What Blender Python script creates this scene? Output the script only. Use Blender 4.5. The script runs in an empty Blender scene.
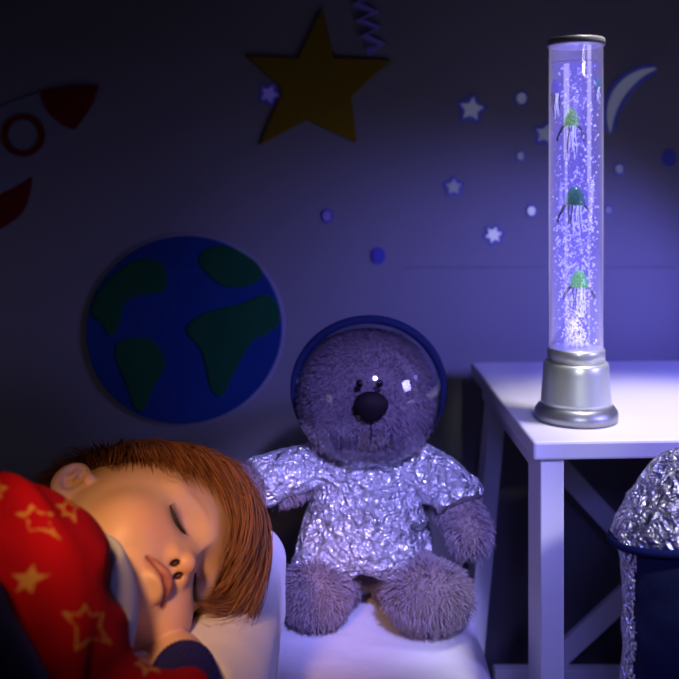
import bpy, math, random
import numpy as np
from mathutils import Vector, Matrix

# ------------------------------------------------------------------ frame
F_PX, CXP, HOR = 933.0, 339.5, 185.0      # focal length in pixels, principal column, horizon row
CZ = 0.86                                  # camera height above the floor
WALL_Y, BED_Z, TAB_Z = 1.62, CZ-0.553, CZ-0.2884
SC = bpy.context.scene
COL = SC.collection

def P(px, py, Y):
    return np.array([(px-CXP)/F_PX*Y, Y, CZ-(py-HOR)/F_PX*Y])

# ------------------------------------------------------------------ camera, world, lights, exposure
cam = bpy.data.cameras.new('camera'); camo = bpy.data.objects.new('camera', cam); COL.objects.link(camo)
camo.location = (0, 0, CZ); camo.rotation_euler = (math.pi/2, 0, 0)
cam.sensor_width = 36; cam.lens = F_PX/679*36; cam.shift_y = (HOR-339.5)/679
cam.clip_start = 0.05
cam.dof.use_dof = True; cam.dof.focus_distance = 0.99; cam.dof.aperture_fstop = (cam.lens/1000)/0.0105
SC.camera = camo

w = bpy.data.worlds.new('night'); SC.world = w; w.use_nodes = True
w.node_tree.nodes['Background'].inputs[0].default_value = (0.30, 0.36, 0.75, 1)
w.node_tree.nodes['Background'].inputs[1].default_value = 0.006
SC.view_settings.view_transform = 'Standard'; SC.view_settings.look = 'None'
SC.view_settings.exposure = 0.0; SC.view_settings.gamma = 1.0
SC.view_settings.use_curve_mapping = False

def light(name, kind, loc, target, energy, color, **kw):
    d = bpy.data.lights.new(name, kind); d.energy = energy; d.color = color
    for k, v in kw.items(): setattr(d, k, v)
    o = bpy.data.objects.new(name, d); COL.objects.link(o); o.location = loc
    if target is not None:
        o.rotation_euler = (Vector(target)-Vector(loc)).to_track_quat('-Z', 'Y').to_euler()
    return o
# warm bedside light on the sleeping face, from the upper left front
light('warm_bedside_spot', 'SPOT', (-0.20, 0.18, CZ+0.20), P(202, 572, .88), 28, (1.0, 0.53, 0.24),
      spot_size=math.radians(23), spot_blend=1.0, shadow_soft_size=0.05)
# weak neutral light low on the left
light('low_neutral_light_left', 'AREA', (-0.95, 0.75, CZ-0.30), (-.45, WALL_Y, CZ-.50), 0.09, (1.0, 0.88, 0.85),
      shape='RECTANGLE', size=0.25, size_y=0.2, spread=math.radians(120))
# pale window-like light on the right, mirrored in the helmet and the tube
light('pale_window_light_right', 'AREA', (0.95, 0.70, CZ+0.02), P(385, 490, 1.24), .9, (0.32, 0.29, 1.0),
      shape='RECTANGLE', size=0.24, size_y=0.24, spread=math.radians(62))
# violet wash on the wall behind the lamp; the stool top throws its shade below
light('violet_wall_spot', 'SPOT', (0.90, 1.02, CZ-0.10), P(530, 335, WALL_Y), 36, (0.18, 0.17, 1.0),
      spot_size=math.radians(52), spot_blend=0.9, shadow_soft_size=0.05)
light('violet_spot_bear', 'SPOT', (0.22, 0.08, CZ+0.50), P(358, 500, 1.20), 135, (0.34, 0.31, 1.0),
      spot_size=math.radians(19), spot_blend=0.8, shadow_soft_size=0.05)
light('pale_spot_table', 'SPOT', (0.46, 1.09, CZ+0.66), (0.42, 1.14, TAB_Z+.0), 44, (1.0, 0.92, 0.95),
      spot_size=math.radians(36), spot_blend=0.9, shadow_soft_size=0.05)
light('blue_spot_stool', 'SPOT', (0.10, 0.10, CZ+0.10), P(600, 575, 1.05), 9, (0.16, 0.17, 1.0),
      spot_size=math.radians(26), spot_blend=0.8, shadow_soft_size=0.05)
light('pale_spot_foil', 'SPOT', (0.62, 0.25, CZ+0.35), P(700, 480, .86), 26, (0.84, 0.82, 1.0),
      spot_size=math.radians(12), spot_blend=0.5, shadow_soft_size=0.04)
light('pale_spot_lamp_base', 'SPOT', (0.26, 0.20, CZ+0.06), P(574, 390, 1.12), 17, (0.95, 1.0, 0.98),
      spot_size=math.radians(7.5), spot_blend=0.6, shadow_soft_size=0.05)

# ------------------------------------------------------------------ materials
def mat(name, color, rough=0.6, metal=0.0, spec=0.5, emis=None, estr=0.0, bump=None, sss=0.0, coat=0.0, sheen=0.0, colattr=None, noise=None):
    m = bpy.data.materials.new(name); m.use_nodes = True
    nt = m.node_tree; b = nt.nodes['Principled BSDF']
    b.inputs['Base Color'].default_value = (*color, 1); b.inputs['Roughness'].default_value = rough
    b.inputs['Metallic'].default_value = metal; b.inputs['Specular IOR Level'].default_value = spec
    if emis: b.inputs['Emission Color'].default_value = (*emis, 1); b.inputs['Emission Strength'].default_value = estr
    if sss: 
        b.inputs['Subsurface Weight'].default_value = sss; b.inputs['Subsurface Radius'].default_value = (1, .35, .2)
        b.inputs['Subsurface Scale'].default_value = 0.006
    if coat: b.inputs['Coat Weight'].default_value = coat
    if sheen: b.inputs['Sheen Weight'].default_value = sheen
    tc = nt.nodes.new('ShaderNodeTexCoord')
    if bump:
        kind, scale, strength, dist = bump
        t = nt.nodes.new('ShaderNodeTexNoise' if kind == 'noise' else 'ShaderNodeTexVoronoi')
        t.inputs['Scale'].default_value = scale
        if kind == 'noise': t.inputs['Detail'].default_value = 5
        nt.links.new(tc.outputs['Object'], t.inputs['Vector'])
        bp = nt.nodes.new('ShaderNodeBump'); bp.inputs['Strength'].default_value = strength; bp.inputs['Distance'].default_value = dist
        nt.links.new(t.outputs[0], bp.inputs['Height']); nt.links.new(bp.outputs[0], b.inputs['Normal'])
    if noise:
        c2, scale = noise
        t = nt.nodes.new('ShaderNodeTexNoise'); t.inputs['Scale'].default_value = scale; t.inputs['Detail'].default_value = 6
        nt.links.new(tc.outputs['Object'], t.inputs['Vector'])
        mx = nt.nodes.new('ShaderNodeMix'); mx.data_type = 'RGBA'
        mx.inputs[6].default_value = (*color, 1); mx.inputs[7].default_value = (*c2, 1)
        nt.links.new(t.outputs[0], mx.inputs[0]); nt.links.new(mx.outputs[2], b.inputs['Base Color'])
    if colattr:
        a = nt.nodes.new('ShaderNodeAttribute'); a.attribute_name = colattr
        nt.links.new(a.outputs['Color'], b.inputs['Base Color'])
    return m

def foil_mat(name, scale, base, dist, metal=0.75, rough=0.3):
    """crumpled foil: sharp creases from ridged noise and voronoi facets"""
    m = mat(name, base, rough, metal); nt = m.node_tree; b = nt.nodes['Principled BSDF']
    tc = [n for n in nt.nodes if n.type == 'TEX_COORD'][0]
    n1 = nt.nodes.new('ShaderNodeTexNoise'); n1.inputs['Scale'].default_value = scale*0.7; n1.inputs['Detail'].default_value = 2
    nt.links.new(tc.outputs['Object'], n1.inputs['Vector'])
    va = nt.nodes.new('ShaderNodeVectorMath'); va.operation = 'MULTIPLY_ADD'
    va.inputs[1].default_value = (0.03, 0.03, 0.03)
    nt.links.new(n1.outputs['Color'], va.inputs[0]); nt.links.new(tc.outputs['Object'], va.inputs[2])
    v = nt.nodes.new('ShaderNodeTexVoronoi'); v.feature = 'F1'; v.inputs['Scale'].default_value = scale
    nt.links.new(va.outputs[0], v.inputs['Vector'])
    v2 = nt.nodes.new('ShaderNodeTexVoronoi'); v2.feature = 'DISTANCE_TO_EDGE'; v2.inputs['Scale'].default_value = scale*0.55
    nt.links.new(va.outputs[0], v2.inputs['Vector'])
    ad = nt.nodes.new('ShaderNodeMath'); ad.operation = 'MULTIPLY_ADD'; ad.inputs[1].default_value = 1.1
    nt.links.new(v2.outputs['Distance'], ad.inputs[0]); nt.links.new(v.outputs['Distance'], ad.inputs[2])
    bp = nt.nodes.new('ShaderNodeBump'); bp.inputs['Strength'].default_value = 1.0; bp.inputs['Distance'].default_value = dist
    nt.links.new(ad.outputs[0], bp.inputs['Height']); nt.links.new(bp.outputs[0], b.inputs['Normal'])
    return m

M = dict(
    wall=mat('dark_plaster', (0.24, 0.23, 0.24), .85, spec=.2, bump=('noise', 60, .2, .002)),
    floor=mat('dark_carpet', (0.03, 0.03, 0.04), .9, bump=('noise', 400, .5, .003)),
    sheet=mat('white_sheet', (0.74, 0.72, 0.80), .8, bump=('noise', 12, .35, .02)),
    pillow=mat('white_pillowcase', (0.78, 0.74, 0.76), .8, bump=('noise', 14, .35, .015), sheen=.2),
    paint=mat('white_painted_wood', (0.80, 0.79, 0.82), .45, bump=('noise', 30, .15, .002)),
    skin=mat('skin', (0.8, 0.5, 0.36), .48, sss=.25, colattr='col'),
    lash=mat('dark_lashes', (0.02, 0.012, 0.008), .6),
    navy=mat('navy_ribbed_knit', (0.030, 0.028, 0.20), .8, spec=.2),
    navy_cloth=mat('navy_cloth', (0.012, 0.018, 0.06), .8, bump=('noise', 40, .4, .006)),
    white_cloth=mat('white_jersey', (0.72, 0.72, 0.78), .8),
    fur=mat('grey_plush', (0.26, 0.19, 0.19), .9, bump=('noise', 220, .6, .004)),
    black=mat('black_glossy_plastic', (0.006, 0.005, 0.008), .15),
    nose=mat('dark_brown_nose', (0.006, 0.003, 0.006), .7, spec=.12, bump=('noise', 300, .3, .001)),
    rim=mat('navy_plush_rim', (0.012, 0.020, 0.10), .8, spec=.2),
    foil=foil_mat('silver_foil_cloth', 85, (0.86, 0.86, 0.92), .010, .60, .32),
    steel=mat('brushed_aluminium', (0.64, 0.67, 0.64), .34, .55),
    steel_dark=mat('dark_grey_metal', (0.32, 0.33, 0.36), .4, .8),
    earth_sea=mat('felt_blue', (0.010, 0.035, 0.16), .9, spec=.1, noise=((0.015, 0.055, 0.22), 9)),
    earth_land=mat('felt_green', (0.006, 0.08, 0.03), .9, spec=.1, noise=((0.012, 0.11, 0.04), 12)),
    yellow=mat('felt_yellow', (0.22, 0.14, 0.006), .9, spec=.1),
    red_felt=mat('felt_red', (0.15, 0.005, 0.004), .9, spec=.1),
    white_felt=mat('felt_pale_grey', (0.22, 0.22, 0.26), .9, spec=.1),
    white_edge=mat('felt_edge', (0.28, 0.28, 0.32), .9),
)
# navy rib: fine ridges
nt = M['navy'].node_tree; wv = nt.nodes.new('ShaderNodeTexWave'); wv.inputs['Scale'].default_value = 110
tc = nt.nodes.new('ShaderNodeTexCoord'); nt.links.new(tc.outputs['Object'], wv.inputs['Vector'])
bp = nt.nodes.new('ShaderNodeBump'); bp.inputs['Distance'].default_value = .002; bp.inputs['Strength'].default_value = .8
nt.links.new(wv.outputs['Fac'], bp.inputs['Height']); nt.links.new(bp.outputs[0], nt.nodes['Principled BSDF'].inputs['Normal'])
# red pyjama cloth with gold star print (attribute 'star' = signed distance in metres, positive inside the print)
m = mat('red_pyjama_cloth', (0.40, 0.003, 0.012), .9, spec=.1, bump=('noise', 25, .3, .01))
nt = m.node_tree; a = nt.nodes.new('ShaderNodeAttribute'); a.attribute_name = 'star'
mr = nt.nodes.new('ShaderNodeMapRange'); mr.inputs['From Min'].default_value = -.0005; mr.inputs['From Max'].default_value = .0005
mx = nt.nodes.new('ShaderNodeMix'); mx.data_type = 'RGBA'
mx.inputs[6].default_value = (0.40, 0.003, 0.012, 1); mx.inputs[7].default_value = (0.55, 0.26, 0.07, 1)
nt.links.new(a.outputs['Fac'], mr.inputs['Value']); nt.links.new(mr.outputs[0], mx.inputs[0])
nt.links.new(mx.outputs[2], nt.nodes['Principled BSDF'].inputs['Base Color']); M['pyjama'] = m

def hair_material(name, c1, c2, rough=.4):
    m = bpy.data.materials.new(name); m.use_nodes = True; nt = m.node_tree; b = nt.nodes['Principled BSDF']
    hi = nt.nodes.new('ShaderNodeHairInfo'); mx = nt.nodes.new('ShaderNodeMix'); mx.data_type = 'RGBA'
    mx.inputs[6].default_value = (*c1, 1); mx.inputs[7].default_value = (*c2, 1)
    nt.links.new(hi.outputs['Random'], mx.inputs[0]); nt.links.new(mx.outputs[2], b.inputs['Base Color'])
    b.inputs['Roughness'].default_value = rough
    return m
M['hair'] = hair_material('auburn_hair', (0.14, 0.048, 0.020), (0.42, 0.17, 0.065), .38)
M['hair_cap'] = mat('auburn_hair_base', (0.12, 0.042, 0.018), .7)
M['furhair'] = hair_material('grey_plush_pile', (0.23, 0.175, 0.21), (0.42, 0.34, 0.40), .8)

def crinkle_mat(name, scale, base, dist, metal=0.8, rough=0.25):
    """folded foil: flat facets between sharp ridges, from two warped ridge patterns"""
    m = mat(name, base, rough, metal); nt = m.node_tree; b = nt.nodes['Principled BSDF']
    tc = [n for n in nt.nodes if n.type == 'TEX_COORD'][0]
    last = None
    for k, (sc, wt) in enumerate(((scale, 1.0), (scale*2.3, .45))):
        n = nt.nodes.new('ShaderNodeTexNoise'); n.inputs['Scale'].default_value = sc; n.inputs['Detail'].default_value = 0
        n.inputs['Distortion'].default_value = 1.6; nt.links.new(tc.outputs['Object'], n.inputs['Vector'])
        a = nt.nodes.new('ShaderNodeMath'); a.operation = 'SUBTRACT'; a.inputs[1].default_value = .5; nt.links.new(n.outputs[0], a.inputs[0])
        c = nt.nodes.new('ShaderNodeMath'); c.operation = 'ABSOLUTE'; nt.links.new(a.outputs[0], c.inputs[0])
        d = nt.nodes.new('ShaderNodeMath'); d.operation = 'MULTIPLY_ADD'; d.inputs[1].default_value = -wt; nt.links.new(c.outputs[0], d.inputs[0])
        if last is None: d.inputs[2].default_value = 0
        else: nt.links.new(last.outputs[0], d.inputs[2])
        last = d
    bp = nt.nodes.new('ShaderNodeBump'); bp.inputs['Strength'].default_value = 1.0; bp.inputs['Distance'].default_value = dist
    nt.links.new(last.outputs[0], bp.inputs['Height']); nt.links.new(bp.outputs[0], b.inputs['Normal'])
    return m
def schlick(nt, f0):
    """front and back faces reflect alike: f0 + (1-f0)(1-cos)^5"""
    g = nt.nodes.new('ShaderNodeNewGeometry'); d = nt.nodes.new('ShaderNodeVectorMath'); d.operation = 'DOT_PRODUCT'
    nt.links.new(g.outputs['Normal'], d.inputs[0]); nt.links.new(g.outputs['Incoming'], d.inputs[1])
    a = nt.nodes.new('ShaderNodeMath'); a.operation = 'ABSOLUTE'; nt.links.new(d.outputs['Value'], a.inputs[0])
    b = nt.nodes.new('ShaderNodeMath'); b.operation = 'SUBTRACT'; b.inputs[0].default_value = 1; nt.links.new(a.outputs[0], b.inputs[1])
    c = nt.nodes.new('ShaderNodeMath'); c.operation = 'POWER'; c.inputs[1].default_value = 5; nt.links.new(b.outputs[0], c.inputs[0])
    e = nt.nodes.new('ShaderNodeMath'); e.operation = 'MULTIPLY_ADD'; e.inputs[1].default_value = 1-f0; e.inputs[2].default_value = f0
    nt.links.new(c.outputs[0], e.inputs[0]); return e
def emit_vol(name, color, strength, absorb=0.0, surface=False, gloss=.12):
    m = bpy.data.materials.new(name); m.use_nodes = True; nt = m.node_tree
    for n in list(nt.nodes): nt.nodes.remove(n)
    out = nt.nodes.new('ShaderNodeOutputMaterial')
    e = nt.nodes.new('ShaderNodeEmission'); e.inputs[0].default_value = (*color, 1); e.inputs[1].default_value = strength
    if absorb:
        ab = nt.nodes.new('ShaderNodeVolumeAbsorption'); ab.inputs[0].default_value = (.35, .35, .9, 1); ab.inputs[1].default_value = absorb
        ad = nt.nodes.new('ShaderNodeAddShader'); nt.links.new(e.outputs[0], ad.inputs[0]); nt.links.new(ab.outputs[0], ad.inputs[1])
        nt.links.new(ad.outputs[0], out.inputs['Volume'])
    else: nt.links.new(e.outputs[0], out.inputs['Volume'])
    if surface:
        tr = nt.nodes.new('ShaderNodeBsdfTransparent'); gl = nt.nodes.new('ShaderNodeBsdfGlossy'); gl.inputs['Roughness'].default_value = .04
        fr = schlick(nt, .05)
        mx = nt.nodes.new('ShaderNodeMixShader'); nt.links.new(fr.outputs[0], mx.inputs[0])
        nt.links.new(tr.outputs[0], mx.inputs[1]); nt.links.new(gl.outputs[0], mx.inputs[2]); nt.links.new(mx.outputs[0], out.inputs['Surface'])
    return m
M['foil2'] = crinkle_mat('silver_crinkled_foil', 46, (0.90, 0.90, 0.95), .026, .7, .26)
M['water'] = emit_vol('blue_lit_water', (0.14, 0.105, 0.90), 10.0, 10.0)
M['acrylic'] = emit_vol('clear_acrylic_edge_lit', (0.56, 0.49, 1.0), 26.0, 0, True)
def clear(name, tint, rough=.03, ior=1.45):
    m = bpy.data.materials.new(name); m.use_nodes = True; nt = m.node_tree
    for n in list(nt.nodes): nt.nodes.remove(n)
    out = nt.nodes.new('ShaderNodeOutputMaterial')
    tr = nt.nodes.new('ShaderNodeBsdfTransparent'); tr.inputs[0].default_value = (*tint, 1)
    gl = nt.nodes.new('ShaderNodeBsdfGlossy'); gl.inputs['Roughness'].default_value = rough
    fr = schlick(nt, .05)
    mx = nt.nodes.new('ShaderNodeMixShader'); nt.links.new(fr.outputs[0], mx.inputs[0])
    nt.links.new(tr.outputs[0], mx.inputs[1]); nt.links.new(gl.outputs[0], mx.inputs[2]); nt.links.new(mx.outputs[0], out.inputs['Surface'])
    return m
M['visor'] = clear('clear_plastic_visor', (0.86, 0.86, 0.92), .06)
M['bubble'] = mat('white_bubbles', (0.9, 0.9, 1.0), .2, emis=(.55, .50, 1.0), estr=.62)
M['glow'] = mat('pale_glow_film', (.16, .16, .2), .6, emis=(.46, .50, .85), estr=.13)  # light projected on the wall, put into emission colours
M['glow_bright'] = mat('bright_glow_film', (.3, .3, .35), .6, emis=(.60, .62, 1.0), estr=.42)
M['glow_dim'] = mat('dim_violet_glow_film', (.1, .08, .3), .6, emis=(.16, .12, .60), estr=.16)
M['halo'] = mat('deep_blue_glow_film', (.10, .10, .3), .6, emis=(.05, .06, .50), estr=.08)  # blue halo around the projected light, as emission
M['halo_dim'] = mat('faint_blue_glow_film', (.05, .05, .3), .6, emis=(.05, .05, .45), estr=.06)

# ------------------------------------------------------------------ object helpers
def link(name, me, material=None, parent=None, smooth=False):
    o = bpy.data.objects.new(name, me); COL.objects.link(o)
    if material: me.materials.append(material)
    if smooth: me.polygons.foreach_set('use_smooth', [True]*len(me.polygons))
    if parent is not None:
        o.parent = parent; o.matrix_parent_inverse = Matrix.Translation(-parent.location)
    return o
def raw(name, vs, fs, material=None, parent=None, smooth=False):
    me = bpy.data.meshes.new(name); me.from_pydata([tuple(v) for v in vs], [], fs); me.update()
    import bmesh
    bm = bmesh.new(); bm.from_mesh(me); bmesh.ops.recalc_face_normals(bm, faces=bm.faces); bm.to_mesh(me); bm.free()
    return link(name, me, material, parent, smooth)
def tag(o, label, cat=None, group=None, kind=None):
    o['label'] = label
    if cat: o['category'] = cat
    if group: o['group'] = group
    if kind: o['kind'] = kind
    return o
def thing(name, loc, label, cat, group=None):
    o = bpy.data.objects.new(name, None); COL.objects.link(o); o.location = tuple(float(v) for v in loc); o.empty_display_size = .05
    return tag(o, label, cat, group)
def struct(o, label=None):
    o['kind'] = 'structure'
    if label: o['label'] = label
    return o
def bevel(o, wd, seg=2):
    b = o.modifiers.new('bevel', 'BEVEL'); b.width = wd; b.segments = seg; b.limit_method = 'ANGLE'; return o
def box(name, lo, hi, material, parent=None, bev=0, rot=None):
    x0, y0, z0 = lo; x1, y1, z1 = hi
    vs = [(x, y, z) for z in (z0, z1) for y in (y0, y1) for x in (x0, x1)]
    if rot is not None: vs = [rot(v) for v in vs]
    o = raw(name, vs, [(0,2,3,1), (4,5,7,6), (0,1,5,4), (2,6,7,3), (0,4,6,2), (1,3,7,5)], material, parent)
    if bev: bevel(o, bev)
    return o
def hexa(name, bottom, top, material, parent=None, bev=0):
    """prism between two quads (lists of four points, same winding)"""
    vs = list(bottom)+list(top)
    o = raw(name, vs, [(3,2,1,0), (4,5,6,7), (0,1,5,4), (1,2,6,5), (2,3,7,6), (3,0,4,7)], material, parent)
    if bev: bevel(o, bev)
    return o
def lathe(name, prof, cx, cy, material, parent=None, n=64, closed=False):
    vs, fs = [], []
    for i in range(n):
        a = 2*math.pi*i/n
        for r, z in prof: vs.append((cx+r*math.cos(a), cy+r*math.sin(a), z))
    k = len(prof); m = k if closed else k-1
    for i in range(n):
        j = (i+1) % n
        for q in range(m): 
            q2 = (q+1) % k
            fs.append((i*k+q, j*k+q, j*k+q2, i*k+q2))
    me_prof = prof
    if not closed:
        fs.append(tuple(i*k for i in range(n))[::-1]); fs.append(tuple(i*k+k-1 for i in range(n)))
    return raw(name, vs, fs, material, parent, True)
def tube(name, pts, radii, material, parent=None, n=8, closed=False):
    pts = [np.array(p, float) for p in pts]; N = len(pts); vs, fs = [], []
    if np.isscalar(radii): radii = [radii]*N
    up = np.array([0.13, 0.31, 0.94])
    for i, p in enumerate(pts):
        a = pts[(i-1) % N] if (i or closed) else p; b = pts[(i+1) % N] if (i < N-1 or closed) else p
        t = b-a; t /= np.linalg.norm(t)+1e-9
        u = np.cross(t, up); u /= np.linalg.norm(u)+1e-9; v = np.cross(t, u)
        for k in range(n):
            c, s = math.cos(2*math.pi*k/n), math.sin(2*math.pi*k/n); vs.append(p+radii[i]*(c*u+s*v))
    for i in range(N if closed else N-1):
        j = (i+1) % N
        for k in range(n): fs.append((i*n+k, i*n+(k+1) % n, j*n+(k+1) % n, j*n+k))
    if not closed: fs += [tuple(range(n))[::-1], tuple((N-1)*n+k for k in range(n))]
    return raw(name, vs, fs, material, parent, True)
def plate(name, outline, y0, y1, material, parent=None, bev=.0012):
    """a cut-out lying on the wall plane: outline [(x,z)...] between depths y0 (front) and y1 (back)"""
    n = len(outline); vs = [(x, y0, z) for x, z in outline]+[(x, y1, z) for x, z in outline]
    fs = [tuple(range(n)), tuple(range(n, 2*n))[::-1]]+[(i, (i+1) % n, n+(i+1) % n, n+i) for i in range(n)]
    o = raw(name, vs, fs, material, parent)
    if bev: bevel(o, bev, 1)
    return o
def chaikin(pts, it=2):
    for _ in range(it):
        q = []
        for i in range(len(pts)):
            a, b = np.array(pts[i], float), np.array(pts[(i+1) % len(pts)], float); q += [tuple(a*.75+b*.25), tuple(a*.25+b*.75)]
        pts = q
    return pts

# ------------------------------------------------------------------ implicit surfaces
def ell(p, c, r, R=None):
    q = p-np.asarray(c, np.float32)
    if R is not None: q = q@np.asarray(R, np.float32)
    r = np.asarray(r, np.float32); k0 = np.linalg.norm(q/r, axis=1); k1 = np.linalg.norm(q/(r*r), axis=1)
    return k0*(k0-1)/np.maximum(k1, 1e-6)
def cone(p, a, b, ra, rb):
    a = np.asarray(a, np.float32); b = np.asarray(b, np.float32); ab = b-a
    t = np.clip(((p-a)@ab)/float(ab@ab), 0, 1)
    return np.linalg.norm(p-a-t[:, None]*ab, axis=1)-(ra+t*(rb-ra))
def chain(p, pts, rs, k=.004):
    d = None
    for i in range(len(pts)-1):
        e = cone(p, pts[i], pts[i+1], rs[i], rs[i+1]); d = e if d is None else smin(d, e, k)
    return d
def rbox(p, c, h, r):
    q = np.abs(p-np.asarray(c, np.float32))-(np.asarray(h, np.float32)-r)
    return np.linalg.norm(np.maximum(q, 0), axis=1)+np.minimum(q.max(axis=1), 0)-r
def smin(a, b, k):
    h = np.clip(.5+.5*(b-a)/k, 0, 1); return b+(a-b)*h-k*h*(1-h)
def smax(a, b, k): return -smin(-a, -b, k)
def wob(p, f, s=0.0):
    """smooth pseudo noise, about -1..1"""
    x, y, z = (p*f).T
    return (np.sin(x+1.7*np.sin(y*.8+s)+s)+np.sin(y*1.1+1.5*np.sin(z*.9+2*s))+np.sin(z*1.2+1.6*np.sin(x*.7-s)))/3
def evalc(fn, pts):
    out = np.empty(len(pts), np.float32)
    for i in range(0, len(pts), 400000): out[i:i+400000] = fn(pts[i:i+400000])
    return out
def isosurf(fn, lo, hi, h, project=2, band=2.4):
    lo = np.asarray(lo, np.float64); hi = np.asarray(hi, np.float64)
    nb = np.ceil((hi-lo)/(4*h)).astype(int)+1; n = nb*4
    cen = np.stack(np.meshgrid(*[lo[i]+(np.arange(nb[i])*4+1.5)*h for i in range(3)], indexing='ij'), -1).reshape(-1, 3).astype(np.float32)
    fc = evalc(fn, cen); act = np.abs(fc) < 4*h*band
    V = np.repeat(np.repeat(np.repeat(fc.reshape(nb), 4, 0), 4, 1), 4, 2)
    A = np.repeat(np.repeat(np.repeat(act.reshape(nb), 4, 0), 4, 1), 4, 2)
    ijk = np.argwhere(A); pts = (lo+ijk*h).astype(np.float32)
    V[A] = evalc(fn, pts)
    S = V < 0
    c = np.zeros(n-1, np.int8)
    offs = [(i, j, k) for i in (0, 1) for j in (0, 1) for k in (0, 1)]
    for (i, j, k) in offs: c += S[i:n[0]-1+i, j:n[1]-1+j, k:n[2]-1+k]
    cells = np.argwhere((c > 0) & (c < 8)); idx = -np.ones(n-1, np.int32); idx[tuple(cells.T)] = np.arange(len(cells))
    acc = np.zeros((len(cells), 3)); cnt = np.zeros(len(cells))
    for a in offs:
        for ax in range(3):
            if a[ax]: continue
            b = list(a); b[ax] = 1
            va = V[tuple((cells+a).T)]; vb = V[tuple((cells+b).T)]; mm = (va < 0) != (vb < 0)
            t = np.where(mm, va/np.where(mm, va-vb, 1), 0)
            q = np.tile(np.array(a, float), (len(cells), 1)); q[:, ax] += t
            acc[mm] += q[mm]; cnt[mm] += 1
    vs = lo+(cells+acc/cnt[:, None])*h
    quads = []
    for ax in range(3):
        o1, o2 = [(1, 2), (2, 0), (0, 1)][ax]
        sl0 = [slice(None)]*3; sl1 = [slice(None)]*3; sl0[ax] = slice(0, -1); sl1[ax] = slice(1, None)
        e0, e1 = S[tuple(sl0)], S[tuple(sl1)]; E = np.argwhere(e0 != e1)
        ok = (E[:, o1] > 0) & (E[:, o2] > 0) & (E[:, o1] < n[o1]-1) & (E[:, o2] < n[o2]-1); E = E[ok]
        fl = e0[tuple(E.T)]
        def at(d1, d2):
            q = E.copy(); q[:, o1] -= d1; q[:, o2] -= d2; return idx[tuple(q.T)]
        Q = np.stack([at(1, 1), at(0, 1), at(0, 0), at(1, 0)], 1); Q[~fl] = Q[~fl][:, ::-1]; quads.append(Q)
    Q = np.concatenate(quads); Q = Q[(Q >= 0).all(1)]
    for _ in range(project):
        v = vs.astype(np.float32); e = h*.35; f = evalc(fn, v)
        g = np.stack([evalc(fn, v+np.eye(3, dtype=np.float32)[i]*e)-evalc(fn, v-np.eye(3, dtype=np.float32)[i]*e) for i in range(3)], 1)/(2*e)
        st = -(f/np.maximum((g*g).sum(1), .05))[:, None]*g; L = np.linalg.norm(st, axis=1)[:, None]
        vs = vs+st*np.minimum(1, h*.7/np.maximum(L, 1e-9))
    return vs, Q
def npmesh(name, vs, Q, material, parent=None, smooth=True):
    me = bpy.data.meshes.new(name)
    me.vertices.add(len(vs)); me.vertices.foreach_set('co', np.asarray(vs, np.float32).ravel())
    me.loops.add(Q.size); me.loops.foreach_set('vertex_index', Q.astype(np.int32).ravel())
    me.polygons.add(len(Q)); me.polygons.foreach_set('loop_start', np.arange(0, Q.size, 4, dtype=np.int32))
    me.update(calc_edges=True); me.validate()
    return link(name, me, material, parent, smooth)
def iso(name, fn, lo, hi, h, material, parent=None, project=2):
    vs, Q = isosurf(fn, lo, hi, h, project); return npmesh(name, vs, Q, material, parent), vs
def grads(fn, v, e=.0008):
    v = v.astype(np.float32)
    g = np.stack([evalc(fn, v+np.eye(3, dtype=np.float32)[i]*e)-evalc(fn, v-np.eye(3, dtype=np.float32)[i]*e) for i in range(3)], 1)
    return g/np.maximum(np.linalg.norm(g, axis=1)[:, None], 1e-9)
def strands(name, pts, radii, material, parent=None):
    """pts (N,K,3) -> one hair curves object"""
    N, K, _ = pts.shape
    cv = bpy.data.hair_curves.new(name); cv.add_curves([K]*N)
    cv.attributes['position'].data.foreach_set('vector', pts.astype(np.float32).ravel())
    ra = cv.attributes.get('radius') or cv.attributes.new('radius', 'FLOAT', 'POINT')
    ra.data.foreach_set('value', np.tile(np.asarray(radii, np.float32), N))
    o = bpy.data.objects.new(name, cv); COL.objects.link(o); cv.materials.append(material)
    if parent is not None: o.parent = parent; o.matrix_parent_inverse = Matrix.Translation(-(parent.matrix_basis.translation if parent.type == 'EMPTY' else Vector((0, 0, 0))))
    return o
def unit(v): return v/np.maximum(np.linalg.norm(v, axis=-1, keepdims=True), 1e-9)
rng = np.random.default_rng(7)

# ================================================================== the room
struct(box('wall_back', (-2.2, WALL_Y, 0), (2.2, WALL_Y+.1, 2.4), M['wall']), 'dark grey bedroom wall behind the bed')
struct(box('wall_left', (-2.3, -1.5, 0), (-2.2, WALL_Y+.1, 2.4), M['wall']))
struct(box('floor', (-2.3, -1.5, -.1), (2.2, WALL_Y+.1, 0), M['floor']))
struct(box('trim_1', (P(405, 268, WALL_Y)[0], WALL_Y-.004, P(0, 269, WALL_Y)[2]), (P(760, 268, WALL_Y)[0], WALL_Y+.001, P(0, 267.6, WALL_Y)[2]), M['wall']), 'thin raised seam across the wall behind the lamp')

# ================================================================== the bed
def bed_fn(p):
    d = rbox(p, (-.62, .56, BED_Z-.14), (.80, .80, .14), .035)
    d = d+.0035*wob(p, 22)*np.clip((p[:, 2]-BED_Z+.05)/.05, 0, 1)+.0015*wob(p, 60, 1.3)
    return d
bed = thing('bed', (-.62, .56, 0), 'low bed with a white sheet along the dark wall', 'bed')
iso('mattress', bed_fn, (-1.45, -.28, BED_Z-.30), (.21, 1.40, BED_Z+.03), .008, M['sheet'], bed)
box('bed_frame', (-1.40, -.22, .0), (.155, 1.33, BED_Z-.27), M['navy_cloth'], bed, .01)

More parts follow.
